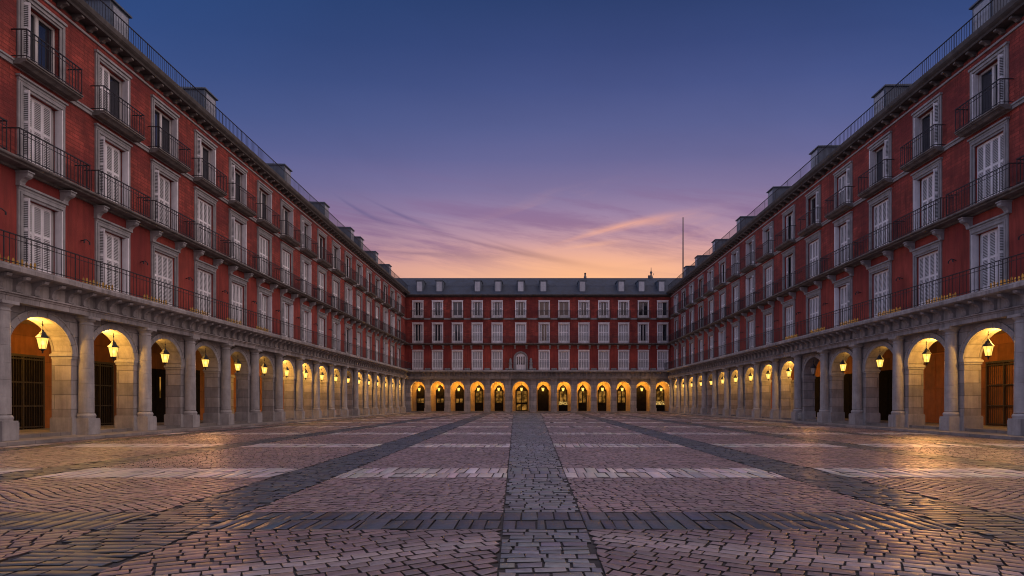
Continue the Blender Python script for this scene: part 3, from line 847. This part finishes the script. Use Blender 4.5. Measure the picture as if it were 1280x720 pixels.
quads = []; cols = []; insets = []
def gen(i, j):
    sk, k = strip_kind[i], rk[j]
    y0, y1 = rows[j], rows[j + 1]
    ym = (y0 + y1) / 2
    g = .006
    far = ym > 30
    # stone kind
    if sk in 'D': t = 'dark'; su, sv, ang = .34, .15, 0          # laid across the band
    elif k == 'T': t = 'dark'; su, sv, ang = .19, .52, 0
    elif sk == 'C': t = 'mid'; su, sv, ang = (.235, .155, 0) if k != 'W' else (.19, .53, 0)
    elif k == 'W': t = 'white'; su, sv, ang = .20, .80, 0
    else:
        t = 'pink'
        if k == 'N': su, sv, ang = .205, .15, (R(28) if xe(i, ym) < -.2 else R(-28))
        else: su, sv, ang = .18, .145, random.choice([R(12), R(-12), R(20), R(-20), R(34), R(-34)])
    if far: su *= 1.35; sv *= 1.35
    if ym > 55: su *= 1.3; sv *= 1.3
    xa, xb = min(xe(i, y0), xe(i, y1)), max(xe(i + 1, y0), xe(i + 1, y1))
    cx, cy = (xa + xb) / 2, ym
    ext = math.hypot(xb - xa, y1 - y0) / 2 + 1 if ang else None
    eu = ext or (xb - xa) / 2 + .5; ev = ext or (y1 - y0) / 2
    nv = max(1, int(round(2 * ev / sv))) ; nu = int(math.ceil(2 * eu / su))
    if not ext: svv = 2 * ev / nv
    else: svv = sv
    V, U_ = np.meshgrid(np.arange(nv), np.arange(nu), indexing='ij')
    V = V.ravel(); U_ = U_.ravel()
    rowoff = rng.uniform(0, 1, nv)[V] * su
    jit = lambda s: rng.normal(0, s, V.size)
    wj = .055 * su / .2
    # joints shared between neighbours of a row
    js = rng.normal(0, su * .13, (nv, nu + 1))
    l = -eu + U_ * su + rowoff + js[V, U_]; r_ = -eu + (U_ + 1) * su + rowoff + js[V, U_ + 1]
    rs = rng.normal(0, svv * .05, nv + 1)
    if not ext: rs[0] = rs[-1] = 0
    b_ = -ev + V * svv + rs[V]; t_ = -ev + (V + 1) * svv + rs[V + 1]
    mg = .008 if t != 'pink' else .0072
    mgv = mg * 1.25
    C = np.stack([np.stack([l + mg, b_ + mgv], -1), np.stack([r_ - mg, b_ + mgv], -1), np.stack([r_ - mg, t_ - mgv], -1), np.stack([l + mg, t_ - mgv], -1)], 1)
    C = C + rng.normal(0, .005, C.shape)
    if t == 'pink':     # fan-like waviness of the rows
        amp = .07 if k != 'N' else .05
        C[:, :, 1] += amp * np.sin(C[:, :, 0] * 2.3 + 1.7 * (i + j))
    if sk in 'DC': C[:, :, 1] += .02 * np.sin(C[:, :, 0] * 5 + V[:, None])
    ca, sa = math.cos(ang), math.sin(ang)
    X = cx + C[:, :, 0] * ca - C[:, :, 1] * sa; Y = cy + C[:, :, 0] * sa + C[:, :, 1] * ca
    mx, my = X.mean(1), Y.mean(1)
    eL = lambda yy: xe(i, yy); eR = lambda yy: xe(i + 1, yy)
    q4 = .3 * min(su, sv); keep = (my > y0 - q4) & (my < y1 + q4) & (mx > eL(my) - q4) & (mx < eR(my) + q4)
    X, Y = X[keep], Y[keep]
    Y = np.clip(Y, y0 + g, y1 - g); X = np.minimum(np.maximum(X, eL(Y) + g), eR(Y) - g)
    # drop slivers
    ar = .5 * np.abs((X[:, 0] - X[:, 2]) * (Y[:, 1] - Y[:, 3]) - (X[:, 1] - X[:, 3]) * (Y[:, 0] - Y[:, 2]))
    kp = ar > su * sv * .10
    X, Y = X[kp], Y[kp]
    n = len(X)
    if not n: return
    base = {'dark': (.040, .045, .056), 'mid': (.125, .125, .134), 'white': (.38, .332, .317), 'pink': (.182, .113, .108)}[t]
    c = np.array(base)[None] * (1 + rng.normal(0, .17, (n, 1))) * (1 + rng.normal(0, .05, (n, 3)))
    mx, my = X.mean(1), Y.mean(1)
    if t == 'pink':
        if k == 'N':     # paler diagonal course in the nearest panels
            d = np.where(mx < 0, (my - 6.1) - .55 * (mx + .2), (my - 6.1) + .45 * (mx - .8))
            f = np.exp(-(d / .28) ** 2)[:, None]
            c = c * .86 + f * np.array([[.17, .155, .15]])
            gr = np.clip(1 - np.abs(mx) / 3.2, 0, 1)[:, None]
            c = c * (1 - .55 * gr) + np.array([[.125, .110, .112]]) * (.55 * gr) * (1 + rng.normal(0, .2, (n, 1)))
        else:
            gr = np.clip(1 - np.abs(mx) / 7, 0, 1)[:, None]
            c = c * (1 - .5 * gr) + np.array([[.175, .142, .144]]) * (.5 * gr) * (1 + rng.normal(0, .2, (n, 1)))
    quads.append(np.stack([X, Y], -1)); cols.append(np.clip(c, .01, .8))
for i in range(len(strip_kind)):
    for j in range(len(rk)): gen(i, j)
Q = np.concatenate(quads); Cc = np.concatenate(cols); n = len(Q)
ctr = Q.mean(1, keepdims=True)
dist = np.maximum(ctr[:, 0, 1], 1)
L = np.linalg.norm(Q - ctr, axis=2, keepdims=True)
ins1 = .002; ins2 = .008
d = (Q - ctr) / np.maximum(L, 1e-6)
r0 = Q; r1 = Q - d * ins1; r2 = Q - d * np.minimum(ins2, L * .3)
zoff = rng.normal(0, .0016, (n, 1)); tilt = rng.normal(0, .012, (n, 2))
def zz(q, base): 
    e = q - ctr
    return base + zoff + e[:, :, 0] * tilt[:, :1] + e[:, :, 1] * tilt[:, 1:]
Vt = np.concatenate([np.dstack([r0, np.full((n, 4), -.05)]), np.dstack([r1, zz(r1, -.0028)]), np.dstack([r2, zz(r2, 0)])], 1)   # 12 verts per stone
fidx = []
for lv in (0, 4):
    for k in range(4): fidx.append((lv + k, lv + (k + 1) % 4, lv + 4 + (k + 1) % 4, lv + 4 + k))
fidx.append((8, 9, 10, 11))
fidx = np.array(fidx)
F = (fidx[None] + (np.arange(n) * 12)[:, None, None]).reshape(-1, 4)
me = bpy.data.meshes.new('plaza_setts')
me.vertices.add(n * 12); me.vertices.foreach_set('co', Vt.astype(np.float32).ravel())
nf = len(F); me.loops.add(nf * 4); me.loops.foreach_set('vertex_index', F.astype(np.int32).ravel())
me.polygons.add(nf); me.polygons.foreach_set('loop_start', np.arange(0, nf * 4, 4, dtype=np.int32)); me.polygons.foreach_set('loop_total', np.full(nf, 4, np.int32))
ca = me.color_attributes.new('stone', 'FLOAT_COLOR', 'POINT')
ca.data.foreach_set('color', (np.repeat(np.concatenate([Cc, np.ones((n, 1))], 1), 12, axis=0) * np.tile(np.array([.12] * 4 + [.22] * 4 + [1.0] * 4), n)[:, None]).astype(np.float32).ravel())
me.update(); me.validate()
me.polygons.foreach_set('use_smooth', np.tile(np.array([False] * 4 + [True] * 5), n))
m, nt, out = new_mat('worn_setts')
bs = N(nt, 'ShaderNodeBsdfPrincipled')
at = N(nt, 'ShaderNodeAttribute', attribute_name='stone')
geo = N(nt, 'ShaderNodeNewGeometry')
n1 = N(nt, 'ShaderNodeTexNoise'); n1.inputs['Scale'].default_value = 14; n1.inputs['Detail'].default_value = 5
n2 = N(nt, 'ShaderNodeTexNoise'); n2.inputs['Scale'].default_value = .35; n2.inputs['Detail'].default_value = 5
n3 = N(nt, 'ShaderNodeTexNoise'); n3.inputs['Scale'].default_value = 60; n3.inputs['Detail'].default_value = 3
for q in (n1, n2, n3): nt.links.new(geo.outputs['Position'], q.inputs['Vector'])
f1 = mth(nt, 'MULTIPLY_ADD', n1.outputs['Fac'], .9, .55)
f2 = mth(nt, 'MULTIPLY_ADD', n2.outputs['Fac'], 1.0, .5)
ff = mth(nt, 'MULTIPLY', f1, f2)
cb = N(nt, 'ShaderNodeCombineColor')
for k in range(3): nt.links.new(ff, cb.inputs[k])
c = mixc(nt, 1.0, at.outputs['Color'], cb.outputs[0], 'MULTIPLY')
nt.links.new(c, bs.inputs['Base Color'])
rr = mth(nt, 'MULTIPLY_ADD', n2.outputs['Fac'], -.32, .47)
rr = mth(nt, 'ADD', rr, mth(nt, 'MULTIPLY', n1.outputs['Fac'], .14))
nt.links.new(rr, bs.inputs['Roughness'])
bs.inputs['Specular IOR Level'].default_value = .7
bp = N(nt, 'ShaderNodeBump'); bp.inputs['Distance'].default_value = .006
hh = mth(nt, 'ADD', n1.outputs['Fac'], mth(nt, 'MULTIPLY', n3.outputs['Fac'], .35))
nt.links.new(hh, bp.inputs['Height']); nt.links.new(bp.outputs[0], bs.inputs['Normal'])
nt.links.new(bs.outputs[0], out.inputs[0])
me.materials.append(m)
o = put('plaza_paving', me); o['kind'] = 'structure'
print('stones', n)

# ---------------------------------------------------------------- sky
w = bpy.data.worlds.new('World'); sc.world = w; w.use_nodes = True
nt = w.node_tree
for q in list(nt.nodes): nt.nodes.remove(q)
out = nt.nodes.new('ShaderNodeOutputWorld'); bg = nt.nodes.new('ShaderNodeBackground')
SUN_EL, SUN_AZ = R(38), R(215)
sky = nt.nodes.new('ShaderNodeTexSky'); sky.sky_type = 'NISHITA'; sky.sun_disc = False; sky.sun_elevation = R(1.0); sky.sun_rotation = R(8)
tc = nt.nodes.new('ShaderNodeTexCoord')
sp = nt.nodes.new('ShaderNodeSeparateXYZ'); nt.links.new(tc.outputs['Generated'], sp.inputs[0])
X, Y, Z = sp.outputs
A = lambda op, a, b=None, c=None, clamp=False: mth(nt, op, a, b, c, clamp)
def lin(c): return tuple(((x / 255) / 12.92 if x / 255 <= .04045 else ((x / 255 + .055) / 1.055) ** 2.4) for x in c)
hor = A('SQRT', A('ADD', A('MULTIPLY', X, X), A('MULTIPLY', Y, Y)))
yy = A('MAXIMUM', Y, .08)
px = A('DIVIDE', X, yy); pz = A('DIVIDE', Z, yy)           # tangent-plane coordinates of the western sky
# blend between tangent height (front) and plain elevation (elsewhere)
el = A('DIVIDE', Z, A('MAXIMUM', hor, .05))
hgt = A('ADD', A('MULTIPLY', el, .5), A('MULTIPLY', A('MINIMUM', pz, 1.5), .5))
frontness = A('MULTIPLY_ADD', Y, 1.6, .35, True)
hsel = nt.nodes.new('ShaderNodeMix'); hsel.data_type = 'FLOAT'
nt.links.new(frontness, hsel.inputs[0]); nt.links.new(el, hsel.inputs[2]); nt.links.new(hgt, hsel.inputs[3])
H = hsel.outputs[0]
cr = nt.nodes.new('ShaderNodeValToRGB'); cr.color_ramp.interpolation = 'LINEAR'
stops = [(.00, (214, 130, 108)), (.18, (240, 172, 146)), (.213, (234, 170, 150)), (.2325, (221, 163, 158)), (.265, (190, 149, 165)), (.304, (156, 131, 164)), (.343, (130, 117, 158)), (.395, (105, 104, 151)), (.447, (88, 95, 145)), (.512, (70, 82, 134)), (.577, (56, 71, 122)), (.66, (42, 61, 108)), (.9, (34, 54, 100)), (1.0, (34, 54, 100))]
e = cr.color_ramp.elements
e[0].position = 0; e[0].color = (*lin(stops[0][1]), 1); e[1].position = 1; e[1].color = (*lin(stops[-1][1]), 1)
for p, c in stops[1:-1]:
    q = e.new(p); q.color = (*lin(c), 1)
nt.links.new(H, cr.inputs[0])
col = cr.outputs[0]
# azimuth: colder, deeper blue away from the sunset
def gauss(u, c, s): 
    t = A('DIVIDE', A('SUBTRACT', u, c), s); return A('EXPONENT', A('MULTIPLY', A('MULTIPLY', t, t), -1.0))
away = A('SUBTRACT', 1.0, gauss(px, .22, .70))
col = mixc(nt, A('MULTIPLY', away, .62), col, lin((34, 74, 130)))
# clouds: stretched noise, strongest low in the west
def noise(sx, sz, rot, scale, det, off=0.0, rough=.55):
    cbn = nt.nodes.new('ShaderNodeCombineXYZ')
    ca_, sa_ = math.cos(rot), math.sin(rot)
    a = A('ADD', A('MULTIPLY', px, ca_ * sx), A('MULTIPLY', pz, -sa_ * sx * -1))
    b = A('ADD', A('MULTIPLY', px, -sa_ * sz), A('MULTIPLY', pz, ca_ * sz))
    nt.links.new(a, cbn.inputs[0]); nt.links.new(b, cbn.inputs[1]); cbn.inputs[2].default_value = off
    nn = nt.nodes.new('ShaderNodeTexNoise'); nn.inputs['Scale'].default_value = scale; nn.inputs['Detail'].default_value = det; nn.inputs['Roughness'].default_value = rough
    nn.inputs['Distortion'].default_value = .4
    nt.links.new(cbn.outputs[0], nn.inputs['Vector'])
    return nn.outputs['Fac']
def ss(v, a, b, to=1.0):
    mr = nt.nodes.new('ShaderNodeMapRange'); mr.interpolation_type = 'SMOOTHSTEP'
    mr.inputs[1].default_value = a; mr.inputs[2].default_value = b; mr.inputs[4].default_value = to
    nt.links.new(v, mr.inputs[0]); return mr.outputs[0]
low = gauss(pz, .265, .075)
wis = ss(noise(1, 9, R(-9), 2.4, 10, 1.3, .66), .44, .66)
col = mixc(nt, A('MULTIPLY', A('MULTIPLY', wis, low), .75), col, lin((128, 96, 138)))
wis2 = ss(noise(1, 5, R(14), 3.0, 7, 7.7), .52, .8)
g2 = A('MULTIPLY', gauss(px, .16, .16), gauss(pz, .275, .05))
col = mixc(nt, A('MULTIPLY', A('MULTIPLY', wis2, g2), 1.0), col, lin((255, 186, 150)))
big = noise(1, 2.2, R(-14), 1.6, 6, 3.7, .55)
gf = A('MULTIPLY_ADD', big, .34, .83)
cbn_ = nt.nodes.new('ShaderNodeCombineColor')
for k in range(3): nt.links.new(gf, cbn_.inputs[k])
col = mixc(nt, 1.0, col, cbn_.outputs[0], 'MULTIPLY')
# definite streaks: (px0,pz0)->(px1,pz1), half width, colour, strength
def streak(x0, y0, x1, y1, wd, colr, st, curve=0.0, seed=0.0):
    global col
    dx, dy = x1 - x0, y1 - y0; Ln = math.hypot(dx, dy); dx /= Ln; dy /= Ln
    a = A('ADD', A('MULTIPLY', A('SUBTRACT', px, x0), dx), A('MULTIPLY', A('SUBTRACT', pz, y0), dy))
    c_ = A('ADD', A('MULTIPLY', A('SUBTRACT', px, x0), -dy), A('MULTIPLY', A('SUBTRACT', pz, y0), dx))
    t = A('DIVIDE', a, Ln)
    nz = noise(1.2, 9, math.atan2(dy, dx), 6, 7, seed, .65)
    c2 = A('ADD', c_, A('MULTIPLY', A('MULTIPLY', t, A('SUBTRACT', 1.0, t)), curve))
    c2 = A('ADD', c2, A('MULTIPLY', A('SUBTRACT', nz, .5), wd * 1.6))
    wv = A('MULTIPLY_ADD', t, wd * .9, wd * .45)
    u = A('DIVIDE', c2, wv)
    g = A('EXPONENT', A('MULTIPLY', A('MULTIPLY', u, u), -1.0))
    env = gauss(t, .55, .42)
    f = A('MULTIPLY', A('MULTIPLY', g, env), A('MULTIPLY', ss(nz, .25, .62), st))
    col = mixc(nt, f, col, lin(colr))
P_ = lambda x, y: ((x - 668) / 770, (504 - y) / 770)
streak(*P_(515, 285), *P_(765, 340), .0040, (112, 86, 124), .85, .006, 1.0)
streak(*P_(600, 296), *P_(740, 334), .0042, (120, 92, 128), .6, .012, 4.0)
streak(*P_(640, 314), *P_(790, 342), .0045, (146, 100, 122), .55, .0, 5.5)
streak(*P_(425, 311), *P_(660, 323), .0042, (118, 92, 128), .75, .004, 8.0)
streak(*P_(395, 298), *P_(560, 312), .0060, (116, 98, 140), .4, 0, 9.0)
streak(*P_(415, 240), *P_(480, 278), .0030, (88, 84, 132), .45, .012, 12.0)
streak(*P_(455, 246), *P_(545, 285), .0030, (92, 84, 132), .5, .012, 13.0)
streak(*P_(430, 262), *P_(500, 282), .0032, (92, 84, 132), .3, .0, 14.0)
streak(*P_(700, 303), *P_(850, 268), .0058, (255, 180, 146), .62, -.012, 18.0)
streak(*P_(700, 312), *P_(775, 302), .0045, (255, 186, 152), .5, 0, 28.0)
streak(*P_(760, 336), *P_(900, 316), .0050, (158, 112, 134), .4, 0, 23.0)
# orange glow on the ridge, strongest right of the middle
glow = A('MULTIPLY', gauss(px, .08, .30), gauss(pz, .19, .055))
col = mixc(nt, A('MULTIPLY', glow, .6), col, lin((252, 192, 156)))
glow2 = A('MULTIPLY', gauss(px, .10, .17), gauss(pz, .20, .045))
col = mixc(nt, A('MULTIPLY', glow2, .7), col, lin((255, 186, 134)))
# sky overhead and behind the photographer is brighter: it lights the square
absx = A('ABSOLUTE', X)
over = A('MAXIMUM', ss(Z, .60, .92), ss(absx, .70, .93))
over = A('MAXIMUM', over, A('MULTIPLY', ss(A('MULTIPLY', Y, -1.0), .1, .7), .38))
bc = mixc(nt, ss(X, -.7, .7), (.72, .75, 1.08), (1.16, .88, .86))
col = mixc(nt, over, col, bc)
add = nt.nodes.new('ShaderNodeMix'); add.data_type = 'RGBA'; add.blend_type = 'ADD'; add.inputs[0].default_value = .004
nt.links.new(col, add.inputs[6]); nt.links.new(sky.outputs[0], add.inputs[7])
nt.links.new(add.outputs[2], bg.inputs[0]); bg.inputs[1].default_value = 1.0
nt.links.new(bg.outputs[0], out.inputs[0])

ld = bpy.data.lights.new('facade_fill', 'SUN'); ld.energy = .55; ld.angle = R(60); ld.color = (1.0, .80, .74)  # soft fill lamp added to lift the facades, mostly the left one
so = bpy.data.objects.new('facade_fill', ld); COL.objects.link(so)
from mathutils import Vector
sd = Vector((.80, -.10, .62))
so.rotation_euler = sd.to_track_quat('Z', 'Y').to_euler()

# ---------------------------------------------------------------- camera
cd = bpy.data.cameras.new('camera'); co = bpy.data.objects.new('camera', cd); COL.objects.link(co)
co.location = (0, 0, CAMZ); co.rotation_euler = (R(90), 0, 0)
cd.sensor_width = 36; cd.lens = 770 / 1280 * 36; cd.shift_x = -28 / 1280; cd.shift_y = 144 / 1280
cd.clip_start = .05; cd.clip_end = 2000
sc.camera = co
sc.view_settings.view_transform = 'Standard'; sc.view_settings.look = 'None'; sc.view_settings.exposure = 0
sc.cycles.use_denoising = True; sc.cycles.filter_width = 1.05
sc.cycles.max_bounces = 5; sc.cycles.diffuse_bounces = 3; sc.cycles.glossy_bounces = 2; sc.cycles.transparent_max_bounces = 6
